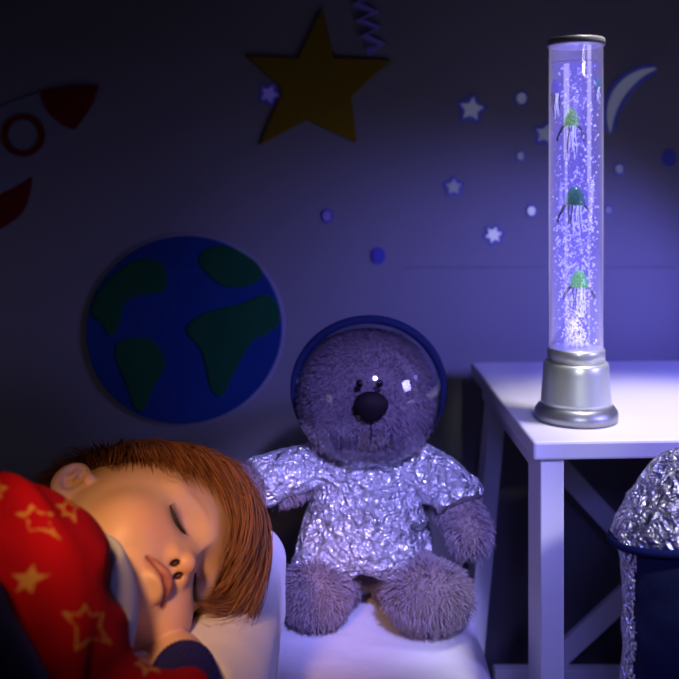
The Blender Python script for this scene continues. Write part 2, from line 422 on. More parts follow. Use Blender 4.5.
# ================================================================== head frame of the sleeping child
EYE = P(191, 549.7, .86)
xr = np.array([-.259, .323, .911]); xr /= np.linalg.norm(xr)
zr = np.array([.966, .086, .244]); zr -= xr*(zr@xr); zr /= np.linalg.norm(zr)
tr = -np.cross(xr, zr)
MH = np.stack([xr, -tr, zr], 0)            # local (right, up, front) -> world
HS = 1.11
def to_world(q): return EYE+(np.asarray(q)*HS)@MH.T
def to_local(p): return (p-EYE.astype(np.float32))@MH.astype(np.float32)/HS
SK_C, SK_R = np.array([0, .031, -.079]), np.array([.072, .083, .094])

def unit(v): return v/np.maximum(np.linalg.norm(v, axis=-1, keepdims=True), 1e-9)
def head_local(q):
    a = np.abs(q[:, 0]); s = q.copy(); s[:, 0] = a       # mirrored
    d = ell(q, SK_C, SK_R)
    d = smin(d, ell(q, (0, -.030, -.058), (.056, .060, .056)), .045)
    d = smin(d, ell(s, (.033, -.034, -.030), (.027, .028, .026)), .018)        # cheeks
    d = smin(d, ell(q, (-.038, -.040, -.022), (.026, .026, .026)), .014)        # cheek pressed against the pillow
    d = smin(d, ell(q, (0, -.076, -.026), (.020, .014, .019)), .020)           # chin
    d = smin(d, ell(q, (0, -.056, -.014), (.022, .016, .014)), .012)           # muzzle
    d = smax(d, -ell(s, (.029, .001, .013), (.020, .0125, .0145)), .017)       # sockets
    d = smin(d, ell(s, (.0285, -.0015, -.0165), (.0155, .0135, .0135)), .0035) # closed lids
    lash = np.linalg.norm(np.stack([(s[:, 0]-.0285), s[:, 1]+.0065+.0035*(1-((s[:, 0]-.0285)/.013)**2), s[:, 2]+.0045], 1)*[0.25, 1, .5], axis=1)
    d = smax(d, -(lash-.0004), .0010)
    brow = ell(s, (.028, .018, -.010), (.019, .005, .006)); d = smin(d, brow, .014)
    # nose
    n = cone(q, (0, .004, -.007), (0, -.022, .006), .0062, .0075)
    n = smin(n, ell(q, (0, -.0270, .0095), (.0088, .0080, .0090)), .006)
    n = smin(n, ell(s, (.0098, -.0305, .0025), (.0058, .0062, .0080)), .004)
    d = smin(d, n, .0075)
    d = smax(d, -ell(s, (.0052, -.0365, .0065), (.0026, .0046, .0042)), .0012) # nostrils
    # lips: a full upper lip over a thin lower one
    x2 = np.clip((a/.019), 0, 1.6)**2
    zc = .0050-.010*x2                                                            # depth of the mouth arc
    up = np.sqrt((q[:, 1]+.0520+.0020*x2-.0010*np.exp(-(a/.003)**2))**2+((q[:, 2]-zc+.001)*.8)**2+(np.maximum(a-.016, 0)*1.2)**2)-.0058*np.clip(1.05-.60*x2, .2, 1)
    lo = np.sqrt((q[:, 1]+.0622-.0030*x2)**2+((q[:, 2]-zc+.0025)*.8)**2+(np.maximum(a-.011, 0)*1.2)**2)-.0048*np.clip(1.05-.7*x2, .15, 1)
    d = smin(d, up, .003); d = smin(d, lo, .004)
    gr = np.sqrt((q[:, 1]+.0572-.0016*x2)**2+(q[:, 2]-zc-.0035)**2*.3+(np.maximum(a-.0205, 0))**2)-.0009
    d = smax(d, -gr, .0016)
    d = smax(d, -ell(q, (0, -.0445, .008), (.0022, .006, .004)), .003)           # philtrum
    d = smax(d, -ell(q, (0, -.0685, .006), (.010, .003, .005)), .004)
    # ears
    n_e = unit(np.array([.62, -.18, .76])); u_e = unit(np.array([.10, 1.0, .0])-n_e*(np.array([.10, 1.0, .0])@n_e)); Re = np.stack([n_e, u_e, np.cross(n_e, u_e)], 1)
    ec = np.array([.0755, -.008, -.092])
    e = ell(s, ec, (.0062, .0225, .0145), Re)
    e = smax(e, -ell(s, ec+n_e*.0062+u_e*.001, (.0066, .0170, .0098), Re), .0025)
    e = smin(e, ell(s, ec+n_e*.0005+u_e*.003-Re[:, 2]*.002, (.0035, .014, .0030), Re), .002)
    e = smin(e, ell(s, (.0735, -.004, -.0775), (.004, .006, .004)), .004)
    e = smax(e, -ell(s, ec+n_e*.004-u_e*.006, (.006, .006, .005), Re), .002)
    d = smin(d, e, .005)
    return d*.9
# joints of the body, in world space
NECK0 = to_world((0, -.035, -.085)); 
TORSO = P(-25, 640, .66); TORSO2 = P(-260, 700, .58)
SHO = P(-5, 612, .665)
ELB = P(60, 750, .64); WR = P(193, 688, .735)
PALM = P(174, 656, .802)
fingers = []
fdir = unit(P(128, 632, .84)-PALM); side = unit(np.cross(fdir, np.array([0, 0, 1.]))); 
for k, (ln, off) in enumerate(((.034, -.018), (.039, -.006), (.036, .006), (.029, .017))):
    a0 = PALM+fdir*.014+side*off; a1 = a0+fdir*ln*.45+np.array([0, 0, -.001]); a2 = a1+fdir*ln*.32+np.array([0, 0, -.006]); a3 = a2+fdir*ln*.26+np.array([0, 0, -.010])
    fingers.append((a0, a1, a2, a3))
TH = [PALM-fdir*.010+side*-.016, PALM+fdir*.004+side*-.034+np.array([0, 0, .002]), PALM+fdir*.022+side*-.040]
def body_fn(p):
    d = head_local(to_local(p))*HS
    d = smin(d, cone(p, NECK0, to_world((0, -.125, -.085)), .043, .046), .02)
    d = smin(d, cone(p, to_world((0, -.12, -.085)), TORSO, .045, .060), .03)
    d = smin(d, cone(p, TORSO, TORSO2, .070, .085), .03)
    d = smin(d, cone(p, SHO, ELB, .036, .030), .02)
    arm = smin(cone(p, ELB, WR, .030, .018), cone(p, WR, PALM, .018, .019), .01)
    hand = ell(p, PALM+fdir*.002, (.024, .019, .024), np.stack([side, fdir, np.cross(side, fdir)], 1)*np.array([1, 1, 1]))
    hand = cone(p, PALM-fdir*.006+side*-.010, PALM+fdir*.012+side*-.012, .0125, .011)
    for o in (-.002, .008, .014): hand = smin(hand, cone(p, PALM-fdir*.010+side*o*.6, PALM+fdir*.014+side*o, .0125, .0105), .008)
    hand = smin(hand, arm, .012)
    for f in fingers: hand = smin(hand, chain(p, f, (.0082, .0078, .0074, .0064), .002), .003)
    hand = smin(hand, chain(p, TH, (.0105, .0088, .0072), .003), .006)
    return np.minimum(d, smin(d, hand, .0015))

boy = thing('person', (-.25, .85, CZ-.41), 'sleeping red haired child in red star pyjamas, head on the white pillow', 'person')
vs, Q = isosurf(body_fn, (-.52, .50, CZ-.56), (.0, 1.04, CZ-.18), .0017)
body = npmesh('body', vs, Q, M['skin'], boy)
ql = to_local(vs.astype(np.float32)).astype(np.float64); a = np.abs(ql[:, 0])
base = np.array([.76, .47, .30]); col = np.tile(base, (len(vs), 1))
def blend(c, wgt):
    global col
    wgt = np.clip(wgt, 0, 1)[:, None]; col = col*(1-wgt)+np.array(c)*wgt
blend((.82, .33, .22), .45*np.exp(-(((a-.036)/.022)**2+((ql[:, 1]+.034)/.02)**2))*(ql[:, 2] > -.05))     # cheeks
blend((.80, .34, .24), .4*np.exp(-((ql[:, 0]/.014)**2+((ql[:, 1]+.03)/.012)**2+((ql[:, 2]-.015)/.012)**2)))  # nose tip
x2 = (a/.019)**2
def lipm(c0, hw): return np.exp(-(np.maximum(np.abs(ql[:, 1]-c0)-hw*np.clip(1.05-.75*x2, 0, 1), 0)/.0011)**2)*(a < .0210)*(ql[:, 2] > -.013)
blend((.46, .12, .12), .80*lipm(-.0530-.0010*x2, .0042))
blend((.62, .20, .15), .5*lipm(-.0603+.002*x2, .0024))
blend((.18, .03, .025), .9*np.exp(-((ql[:, 1]+.0572-.0016*x2)/.0013)**2)*(a < .022)*(ql[:, 2] > -.014)) # mouth line
blend((.45, .22, .12), .45*np.exp(-(((a-.028)/.014)**4+((ql[:, 1]-.0185-.004*(1-((a-.028)/.016)**2))/.0026)**2))*(ql[:, 2] > -.03)) # brows
for sx in (-1, 1): blend((.06, .012, .01), 1.0*(np.linalg.norm((ql-np.array([sx*.0052, -.0355, .0060]))/[.0028, .0046, .0044], axis=1) < 1))
ca = body.data.color_attributes.new('col', 'FLOAT_COLOR', 'POINT')
ca.data.foreach_set('color', np.concatenate([col, np.ones((len(vs), 1))], 1).astype(np.float32).ravel())

# eyelashes: one part per eye, a lid line with short curved hairs
for sx in (1, -1):
    V_, F_ = [], []
    def addtube(pts, rs, n=5):
        b = len(V_)
        for i, p_ in enumerate(pts):
            t = unit((pts[min(i+1, len(pts)-1)]-pts[max(i-1, 0)])[None])[0]; u = unit(np.cross(t, [.2, .9, .35])[None])[0]; v = np.cross(t, u)
            for k in range(n): V_.append(p_+rs[i]*(math.cos(6.283*k/n)*u+math.sin(6.283*k/n)*v))
        for i in range(len(pts)-1):
            for k in range(n): F_.append((b+i*n+k, b+i*n+(k+1) % n, b+(i+1)*n+(k+1) % n, b+(i+1)*n+k))
    def lidpt(t):
        x = .0285+.0125*t; y = -.0065-.0038*(1-t*t)
        p0 = np.array([[sx*x, y, .012]])
        for _ in range(40):
            p0[:, 2] -= head_local(p0.astype(np.float32))*.9
        q0 = p0.astype(np.float32)
        for _ in range(3):                                   # settle on the surface, then stand off along its normal
            n0 = unit(np.array([[head_local(q0+np.eye(3, dtype=np.float32)[i]*.0008)[0]-head_local(q0-np.eye(3, dtype=np.float32)[i]*.0008)[0] for i in range(3)]]))
            q0 = (q0-n0*head_local(q0)[0]).astype(np.float32)
        return q0[0].astype(float)+unit(n0+np.array([[0, -.9, .3]]))[0]*.0016
    line = [lidpt(t) for t in np.linspace(-1, 1, 15)]
    addtube([to_world(q) for q in line], [.0007+.0013*math.sin(math.pi*i/14) for i in range(15)])
    for i, t in enumerate(np.linspace(-.75, 1, 24)):
        q = lidpt(t); L = .0055+.0032*(t+1)/2
        pts = [to_world(q+np.array([sx*.0020*(t*.9+.3)*k, -L*.38*k+.0008*k*k, L*.85*k])*1.0) for k in np.linspace(0, 1, 5)]
        addtube(pts, [.0005, .00042, .00034, .00024, .0001], 4)
    raw('eyelashes', V_, F_, M['lash'], boy, True)

# ---- hair: a cap under thousands of combed strands
def hairline(u, f, r):
    """positive where hair grows"""
    lim = np.interp(f, [-.2, -.130, -.115, -.098, -.078, -.068, -.045, -.020, .02], [-.045, -.035, .020, .034, .030, .034, .040, .054, .056])
    return u-lim
def cap_fn(p):
    q = to_local(p); d = ell(q, SK_C, SK_R+.0035)
    hl = hairline(q[:, 1], q[:, 2], q[:, 0])
    return smax(d, -(hl-.006)*.7, .003)*HS
hair, _ = iso('hair', cap_fn, EYE-[.26, .10, .16], EYE+[.16, .26, .18], .004, M['hair_cap'], boy)
N = 19000
dirs = unit(rng.normal(size=(N*3, 3))); root = SK_C+dirs*SK_R
ok = hairline(root[:, 1], root[:, 2], root[:, 0]) > 0.001
root = root[ok][:N]; N = len(root)
whorl = np.array([.012, .098, -.135])
gl = MH.T@np.array([0, 0, -1.0])
camdir = MH.T@np.array([0, -1.0, 0])
K = 14; pos = root.copy(); path = [pos.copy()]
nrm = unit((root-SK_C)/SK_R**2); # clumps
clump = unit(rng.normal(size=(90, 3)))*SK_R+SK_C; ci = np.argmin(((root[:, None, :]-clump[None])**2).sum(2), 1)
cj = rng.normal(size=(90, 3))*.16; cgain = rng.normal(size=(90, 1))
front = np.clip((root[:, 2:3]+.055)/.055, 0, 1)
lay = .003+(.013+.016*front)*rng.random((N, 1))**1.1
L = np.where(root[:, 2:3] > -.03, .066, .072)+.012*rng.normal(size=(N, 1))
sidef = np.clip((root[:, 0:1]-.040)/.028, 0, 1); L = L*(1-.60*sidef)
L = L+.012*front+.018*np.clip((-root[:, 0:1]-.02)/.04, 0, 1)*front
L = L*(1-front*.30*(1-np.clip((lay-.003)/.02, 0, 1)))*(1+.26*front*cgain[ci])
L = np.clip(L, .016, .12)
jit = rng.normal(size=(N, 3))*.045
flow0 = unit(root-whorl); d_ = None
for k in range(1, K):
    n_ = unit((pos-SK_C)/SK_R**2); fl = unit(pos-whorl)
    fl = fl+np.array([0, -.25, .45])*front*1.0
    fl = fl-n_*(fl*n_).sum(1, keepdims=True); fl = unit(fl)
    t = k/(K-1)
    g = gl-n_*(gl*n_).sum(1, keepdims=True)*(1-front*.6)
    want = fl*1.0+g*(.35+.75*front)*(0.4+t)+cj[ci]+jit+n_*(.45-1.0*t)*(.25+.85*front)+n_*.12*cgain[ci]*front
    d_ = unit(want) if d_ is None else unit(.55*d_+.45*unit(want))
    pos = pos+d_*L/(K-1)
    rr = SK_R+lay*min(1, t*3)
    kk = np.linalg.norm((pos-SK_C)/rr, axis=1, keepdims=True); pos = np.where(kk < 1, SK_C+(pos-SK_C)/kk, pos)
    path.append(pos.copy())
path = np.stack(path, 1)
PW = EYE+(path*HS)@MH.T
strands('hair_strands', PW, .00033*np.array([1]*9+[.95, .85, .7, .5, .2]), M['hair'], hair)
print('hair', N)

# ---- pyjama shirt, white collar, navy cuff
def shirt_core(p):
    d = cone(p, P(2, 612, .675), P(-60, 640, .66), .083, .100)
    d = smin(d, cone(p, P(-60, 640, .66), P(-330, 700, .56), .100, .12), .04)
    d = smin(d, cone(p, P(20, 640, .66), P(70, 720, .67), .066, .050), .03)
    d = smin(d, cone(p, P(70, 722, .66), P(172, 722, .685), .044, .033), .02)
    return d
def shirt_fn(p):
    d = shirt_core(p)+.0028*wob(p, 38, .6)+.0012*wob(p, 95, 2.1)
    d = smax(d, -cone(p, P(131, 582, .55), P(131, 582, .78), .013, .019), .012)
    d = smax(d, -cone(p, P(124, 556, .55), P(122, 556, .78), .006, .009), .008)
    cr = np.abs(wob(p*np.array([1, 1, .6], np.float32), 30, 3.3)); d = d-.006*np.exp(-(cr/.16)**2)
    d = smax(d, -(head_local(to_local(p))*HS-.004), .004)
    return d
shirt, sv = iso('pyjama_shirt', shirt_fn, (-.50, .44, CZ-.60), (-.08, .84, CZ-.17), .0028, M['pyjama'], boy)
shirt['label'] = 'red pyjama shirt with gold stars'
spx = CXP+sv[:, 0]/sv[:, 1]*F_PX; spy = HOR-(sv[:, 2]-CZ)/sv[:, 1]*F_PX
def polysd(x, y, poly):
    """signed distance to polygon, positive inside"""
    poly = np.array(poly, float); n = len(poly); d2 = np.full(len(x), 1e9); ins = np.zeros(len(x), bool)
    for i in range(n):
        ax, ay = poly[i]; bx, by = poly[(i+1) % n]; ex, ey = bx-ax, by-ay
        t = np.clip(((x-ax)*ex+(y-ay)*ey)/(ex*ex+ey*ey), 0, 1); d2 = np.minimum(d2, (x-ax-t*ex)**2+(y-ay-t*ey)**2)
        cnd = ((ay > y) != (by > y)) & (x < (bx-ax)*(y-ay)/(by-ay+1e-12)+ax); ins ^= cnd
    return np.where(ins, 1, -1)*np.sqrt(d2)
def starpoly(tips, k=.42):
    tips = [np.array(t, float) for t in tips]; c = sum(tips)/5; out = []
    for i in range(5):
        out += [tips[i], c+(((tips[i]+tips[(i+1) % 5])/2)-c)*k*1.15]
    return out
prints = [(starpoly([(15, 513), (30, 502), (53, 513), (62, 541), (28, 531)], .5), 1.15, True),
          (starpoly([(35, 562), (52, 574), (32, 595), (14, 594), (11, 574)], .42), 0, False),
          (starpoly([(61, 611), (85, 604), (104, 612), (113, 645), (75, 652)], .52), 1.6, True),
          (starpoly([(66, 496), (84, 503), (76, 523), (62, 516), (56, 505)], .45), 1.2, True),
          (starpoly([(8, 487), (2, 500), (-14, 497), (-14, 482), (-2, 478)], .45), 1.4, True),
          (starpoly([(141, 650), (158, 655), (160, 672), (144, 676), (134, 664)], .45), 1.4, True),
          (starpoly([(20, 640), (38, 655), (30, 675), (8, 672), (2, 652)], .45), 1.4, True)][:6]
sd = np.full(len(sv), -9.0)
for poly, wd, outl in prints:
    s_ = polysd(spx, spy, poly); s_ = (wd-np.abs(s_-wd*.5)) if outl else s_
    sd = np.maximum(sd, s_)
at_ = shirt.data.attributes.new('star', 'FLOAT', 'POINT'); at_.data.foreach_set('value', (sd*.0008).astype(np.float32))
def collar_fn(p):
    d = cone(p, P(18, 618, .725), P(-20, 640, .70), .0915, .088)+.0008*wob(p, 60)
    d = smax(d, -(head_local(to_local(p))*HS-.002), .002)
    d = smax(d, -(shirt_fn(p)-.0005), .001)
    d = smax(d, p[:, 2]-P(0, 551, .74)[2], .004)
    return smax(d, -(p[:, 0]-P(80, 0, .74)[0]), .002)
col_, _ = iso('collar', collar_fn, (-.40, .58, CZ-.50), (-.12, .84, CZ-.22), .0022, M['white_cloth'], shirt)
col_['label'] = 'white undershirt collar'
def cuff_fn(p):
    d = cone(p, P(190, 716, .695), P(184, 676, .752), .030, .0265)
    ax = unit(P(184, 676, .752)-P(190, 716, .695)); tt = (p-P(184, 676, .752).astype(np.float32))@ax.astype(np.float32)
    d = smax(d, tt-.012, .004)
    u_ = unit(np.cross(ax, [0, 0, 1.])); v_ = np.cross(ax, u_)
    ang = np.arctan2((p-P(184, 676, .752).astype(np.float32))@u_.astype(np.float32), (p-P(184, 676, .752).astype(np.float32))@v_.astype(np.float32))
    d = d-.0005*np.cos(ang*46)
    return smax(d, -(body_simple(p)-.0015), .001)
def body_simple(p):
    return np.minimum(head_local(to_local(p))*HS, cone(p, WR, PALM, .018, .019))
cf, _ = iso('cuff', cuff_fn, P(190, 690, .73)-[.07, .08, .07], P(190, 690, .73)+[.07, .09, .08], .0013, M['navy_ribbed'] if 'navy_ribbed' in M else M['navy'], shirt)
cf['label'] = 'navy ribbed cuff'

# ---- pillow with the dent of the head
def pillow_fn(p):
    q = p-np.array([-.33, .87, CZ-.475], np.float32)
    d = rbox(q, (0, 0, 0), (.275, .285, .082), .055)
    u = np.clip(1-(q[:, 0]/.30)**2, 0, 1)*np.clip(1-(q[:, 1]/.31)**2, 0, 1)
    d = d+.016*(1-u)-.004
    d = d+.0035*wob(p, 24, .4)+.0016*wob(p, 55, 1.9)
    hd = ell(to_local(p), SK_C+[0, -.01, 0], SK_R*1.0)*HS
    d = smax(d, -(hd-.004), .02)
    d = smax(d, -(ell(to_local(p), (-.005, -.03, -.055), (.062, .062, .056))*HS-.001), .012)
    return smax(d, -np.minimum(cone(p, P(190, 716, .695), P(184, 676, .752), .035, .030), cone(p, P(184, 676, .752), PALM, .022, .019)), .01)
pil, _ = iso('pillow', pillow_fn, (-.64, .55, CZ-.58), (-.02, 1.19, CZ-.36), .0045, M['pillow'])
tag(pil, 'soft white pillow under the sleeping child\'s head', 'pillow')

# ---- navy blanket in the lower left corner
def blanket_fn(p):
    d = cone(p, P(-110, 680, .54), P(0, 765, .56), .075, .050)
    d = smin(d, rbox(p, (-.55, .34, BED_Z+.05), (.30, .30, .06), .04), .05)
    d = d+.004*wob(p, 40, 1.)+.002*wob(p, 90, 2.)
    d = smax(d, -(shirt_core(p)-.006), .008); d = smax(d, -(rbox(p, (-.33, .87, CZ-.475), (.275, .285, .080), .05)-.002), .008)
    return np.maximum(d, BED_Z+.004-p[:, 2])
bl, _ = iso('blanket', blanket_fn, (-.90, .0, BED_Z-.03), (-.05, .68, CZ-.20), .006, M['navy_cloth'])
tag(bl, 'dark navy blanket in front of the red pyjama shoulder', 'blanket')

# ================================================================== teddy bear in a silver astronaut suit
BX = P(367, 0, 1.24)[0]
bear = thing('teddy_bear', (BX, 1.24, BED_Z), 'plush grey teddy bear in a silver foil suit and clear space helmet on the bed', 'teddy bear')
HC = P(367, 392, 1.25)
armL = [P(322, 462, 1.25), P(285, 478, 1.22), P(246, 492, 1.19)]
armR = [P(413, 462, 1.25), P(452, 492, 1.22), P(469, 534, 1.19)]
footL, footR = P(316, 592, 1.17), P(429, 597, 1.15)
def bear_fn(p):
    d = ell(p, HC, (.090, .075, .080))
    d = smin(d, ell(p, HC+[-.030, -.035, -.028], (.048, .040, .038)), .02)
    d = smin(d, ell(p, HC+[.030, -.035, -.028], (.048, .040, .038)), .02)
    d = smin(d, ell(p, P(371, 416, 1.185), (.038, .032, .030)), .012)
    d = smin(d, ell(p, P(367, 510, 1.27), (.075, .060, .085)), .02)
    d = smin(d, chain(p, armL, (.026, .026, .023), .01), .015)
    d = smin(d, chain(p, armR, (.026, .027, .019), .01), .015)
    d = smin(d, ell(p, armR[2], (.020, .024, .026)), .01)
    for hip, ft, r in ((P(340, 570, 1.26), footL, (.035, .034, .036)), (P(395, 570, 1.26), footR, (.050, .034, .036))):
        d = smin(d, cone(p, hip, ft, .036, .034), .015); d = smin(d, ell(p, ft, r), .012)
    for cx in (-.008, .008): d = smax(d, -(cone(p, P(371, 422, 1.155)+[0, 0, 0], P(371, 445, 1.158), .001, .001)), .003)
    return d+.0012*wob(p, 120, .3)
bb, bv = iso('body', bear_fn, (-.17, 1.06, BED_Z-.01), (.23, 1.37, CZ-.16), .003, M['fur'], bear)
bn = grads(bear_fn, bv)
# suit
def suit_fn(p):
    T0 = P(367, 458, 1.25)
    d = cone(p, P(367, 478, 1.255), P(366, 535, 1.245), .068, .088)
    d = smax(d, (p[:, 2]-P(0, 448, 1.25)[2]), .02)
    d = smin(d, cone(p, P(335, 545, 1.235), P(322, 570, 1.20), .048, .044), .02)
    d = smin(d, cone(p, P(396, 545, 1.235), P(408, 570, 1.20), .048, .044), .02)
    d = smax(d, -cone(p, P(366, 585, 1.10), P(366, 600, 1.30), .018, .020), .02)
    d = smin(d, chain(p, [P(325, 462, 1.25), P(290, 472, 1.22), P(262, 482, 1.20)], (.032, .033, .036), .01), .015)
    d = smin(d, chain(p, [P(410, 460, 1.25), P(440, 480, 1.22), P(456, 494, 1.205)], (.032, .034, .036), .01), .015)
    d = d+.0040*wob(p, 62, .2)+.0040*np.abs(wob(p, 120, 1.4))+.0020*np.abs(wob(p, 230, .9))
    d = smax(d, -(p[:, 2]-P(0, 583, 1.17)[2]-.003*wob(p, 150, 2.2)), .004)
    d = smax(d, -(ell(p, HC, (.093, .079, .080))), .006)
    # open sleeve ends
    for A, B in ((armL[1], armL[2]), (armR[1], armR[2])):
        ax = unit(B-A).astype(np.float32); tt = (p-B.astype(np.float32))@ax
        near = np.linalg.norm(p-B.astype(np.float32), axis=1)-.075
        cut = np.maximum(-(tt+(.014 if A is armL[1] else .030)), near); d = np.maximum(d, -np.minimum(-cut, -near) if False else np.where(near < 0, np.maximum(d, tt+(.012 if A is armL[1] else .034)), d))
    return d
suit, _ = iso('foil_suit', suit_fn, (-.17, 1.06, BED_Z), (.23, 1.37, CZ-.30), .0026, M['foil'], bear, 1)
suit['label'] = 'crinkled silver foil suit'
# plush pile on uncovered skin
px_ = CXP+bv[:, 0]/bv[:, 1]*F_PX
sd_ = evalc(suit_fn, bv.astype(np.float32)); okv = (sd_ > -.0005)
cand = np.where(okv)[0]; pick = rng.choice(cand, 26000); r0 = bv[pick]+rng.normal(size=(26000, 3))*.0012; nn = bn[pick]
com = unit(np.array([0, -.2, -1.0])+np.zeros((26000, 3))+rng.normal(size=(26000, 3))*.6); com = com-nn*(com*nn).sum(1, keepdims=True)
Lf = np.where(r0[:, 2:3] > CZ-.33, .0055, .0095)*(.7+.6*rng.random((26000, 1)))
st = np.stack([r0, r0+nn*Lf*.45+com*Lf*.10, r0+nn*Lf*.8+com*Lf*.35, r0+nn*Lf*1.0+com*Lf*.75], 1)
ok_r = r0[:, 2] > BED_Z+.004
strands('plush_fur', st[ok_r], [.00042, .0004, .0003, .0001], M['furhair'], bb)
# nose, eyes
iso('nose', lambda p: smin(ell(p, P(371, 405, 1.148), (.0215, .013, .0165)), ell(p, P(371, 411, 1.150), (.014, .012, .012)), .006), P(371, 405, 1.148)-[.03, .03, .03], P(371, 405, 1.148)+[.03, .03, .03], .0015, M['nose'], bear)
for ex in (359.5, 379.5):
    y_ = 1.10
    for _ in range(60):
        if bear_fn(P(ex, 383.5, y_)[None].astype(np.float32))[0] < .0035: break
        y_ += .001
    c = P(ex, 383.5, y_); iso('eye', lambda p: ell(p, c, (.0046, .0046, .0052)), c-.008, c+.008, .0008, M['black'], bear)
# seam under the nose
sm = []
for yy in range(420, 447, 3):
    y_ = 1.10
    for _ in range(140):
        if bear_fn(P(371, yy, y_)[None].astype(np.float32))[0] < .0045: break
        y_ += .001
    sm.append(P(371, yy, y_))
tube('muzzle_seam', sm, .0009, M['nose'], bear, 6)
# helmet
HR = .0965; hc = P(369, 393, 1.238)
def shell(name, fn, h, mat_, par, lo, hi): return iso(name, fn, lo, hi, h, mat_, par, 2)[0]
vv, ff = [], []; nU, nV = 64, 40
tilt = Matrix.Rotation(math.radians(8), 3, 'X')
for side_r in (HR, HR-.0015):
    for i in range(nV+1):
        th = math.radians(8+92*i/nV)
        for j in range(nU):
            a = 2*math.pi*j/nU; v = Vector((math.sin(th)*math.cos(a), -math.cos(th), math.sin(th)*math.sin(a)))*side_r
            vv.append(hc+np.array(v))
# closed dome: fill the pole by starting at a small ring
K1 = (nV+1)*nU
for s_ in (0, 1):
    for i in range(nV):
        for j in range(nU): 
            f = (s_*K1+i*nU+j, s_*K1+i*nU+(j+1) % nU, s_*K1+(i+1)*nU+(j+1) % nU, s_*K1+(i+1)*nU+j); ff.append(f if s_ else f[::-1])
for j in range(nU): ff.append((nV*nU+j, nV*nU+(j+1) % nU, K1+nV*nU+(j+1) % nU, K1+nV*nU+j))
ff += [tuple(range(nU)), tuple(K1+j for j in range(nU))[::-1]]
raw('helmet_visor', vv, ff, M['visor'], bear, True)['label'] = 'clear plastic helmet dome'
ring = [hc+np.array([math.cos(a)*(HR+.003), (.012-.020*math.sin(a)), .002+math.sin(a)*(HR+.0005)]) for a in np.linspace(0, 2*math.pi, 72, endpoint=False)]
tube('helmet_rim', ring, .0058, M['rim'], bear, 12, True)['label'] = 'navy padded helmet rim'

# ================================================================== white stool
A_ = math.radians(3); SX, SY = .218, 1.047
def sr(v):
    x, y, z = v; dx, dy = x, y
    return (SX+dx*math.cos(A_)-dy*math.sin(A_)+.012*dy/.46*1.6, SY+dx*math.sin(A_)+dy*math.cos(A_), z)
stool = thing('stool', (SX+.27, SY+.24, 0), 'white painted wooden bedside stool carrying the tube lamp', 'stool')
SWD, SDP = .56, .47
box('stool_top', (0, 0, TAB_Z-.021), (SWD, SDP, TAB_Z), M['paint'], stool, .003, sr)
for nm, lo, hi in (('apron', (.018, .012, TAB_Z-.050), (SWD-.018, .028, TAB_Z-.021)), ('apron', (.018, SDP-.045, TAB_Z-.055), (SWD-.018, SDP-.03, TAB_Z-.021)),
                   ('apron', (.014, .03, TAB_Z-.052), (.026, SDP-.03, TAB_Z-.021)), ('apron', (SWD-.026, .03, TAB_Z-.052), (SWD-.014, SDP-.03, TAB_Z-.021))):
    if nm == 'apron' and lo[1] == .012: lo = (lo[0], lo[1], TAB_Z-.024); 
    box(nm, lo, hi, M['paint'], stool, .001, sr)
def leg(x0, x1, y0, y1, dx, dy):
    b = [sr((x+dx, y+dy, 0)) for x, y in ((x0, y0), (x1, y0), (x1, y1), (x0, y1))]
    t = [sr((x, y, TAB_Z-.021)) for x, y in ((x0, y0), (x1, y0), (x1, y1), (x0, y1))]
    hexa('leg', b, t, M['paint'], stool, .0015)
leg(.009, .036, .006, .072, 0, 0); leg(SWD-.036, SWD-.009, .006, .072, 0, 0)
leg(.020, .046, SDP-.085, SDP-.035, -.050, .0); leg(SWD-.046, SWD-.020, SDP-.085, SDP-.035, .05, .0)
# crossed braces and a low rail between the rear legs
def bar(name, a, b, hw, y0, y1):
    a = np.array(a); b = np.array(b); t = unit(b-a); n = np.array([-t[1], t[0]])*hw
    q = [a-n, b-n, b+n, a+n]
    hexa(name, [(v[0], y0, v[1]) for v in q], [(v[0], y1, v[1]) for v in q], M['paint'], stool, .001)
YB = 1.475
def pz(px, py): v = P(px, py, YB); return (v[0], v[2])
cxz = pz(652, 568)
tl = pz(524, 428); bl_ = pz(524, 686); 
bar('brace', tl, (2*cxz[0]-tl[0], 2*cxz[1]-tl[1]), .016, YB, YB+.012)
bar('brace', bl_, (2*cxz[0]-bl_[0], 2*cxz[1]-bl_[1]), .016, YB-.012, YB)
bar('rail', pz(493, 673), (2*cxz[0]-pz(493, 673)[0], pz(0, 673)[1]), .014, YB-.02, YB+.0)

# ================================================================== the tube lamp
LX, LY = P(576, 0, 1.15)[0], 1.15
def lz(py): return CZ-(py-HOR)/F_PX*LY
def lr(pxw): return pxw/F_PX*LY/2
lamp = thing('tube_lamp', (LX, LY, TAB_Z), 'tall glowing violet jellyfish bubble tube lamp with a silver base on the white stool', 'lamp')
zf = TAB_Z
o = lathe('base_foot', [(lr(74), zf), (lr(81), zf+.002), (lr(82), zf+.008), (lr(81), zf+.012), (lr(76), zf+.0165), (lr(72), zf+.019), (lr(70), zf+.0195)], LX, LY, M['steel_dark'], lamp)
z1 = zf+.0195
lathe('base_body', [(lr(70), z1), (lr(69), z1+.006), (lr(64.5), lz(370)), (lr(64), lz(364)), (lr(62), lz(361.5)), (lr(57), lz(361))], LX, LY, M['steel'], lamp)
lathe('base_collar', [(lr(56.5), lz(361)), (lr(56.5), lz(349)), (lr(55), lz(347.5)), (lr(52), lz(347.5))], LX, LY, M['steel'], lamp)
ro, ri = lr(54), lr(54)-.0022
zb_, zt_ = lz(347.5)+.0002, lz(45)
lathe('acrylic_tube', [(ro, zb_), (ro, zt_), (ri, zt_), (ri, zb_)], LX, LY, M['acrylic'], lamp, 96, True)
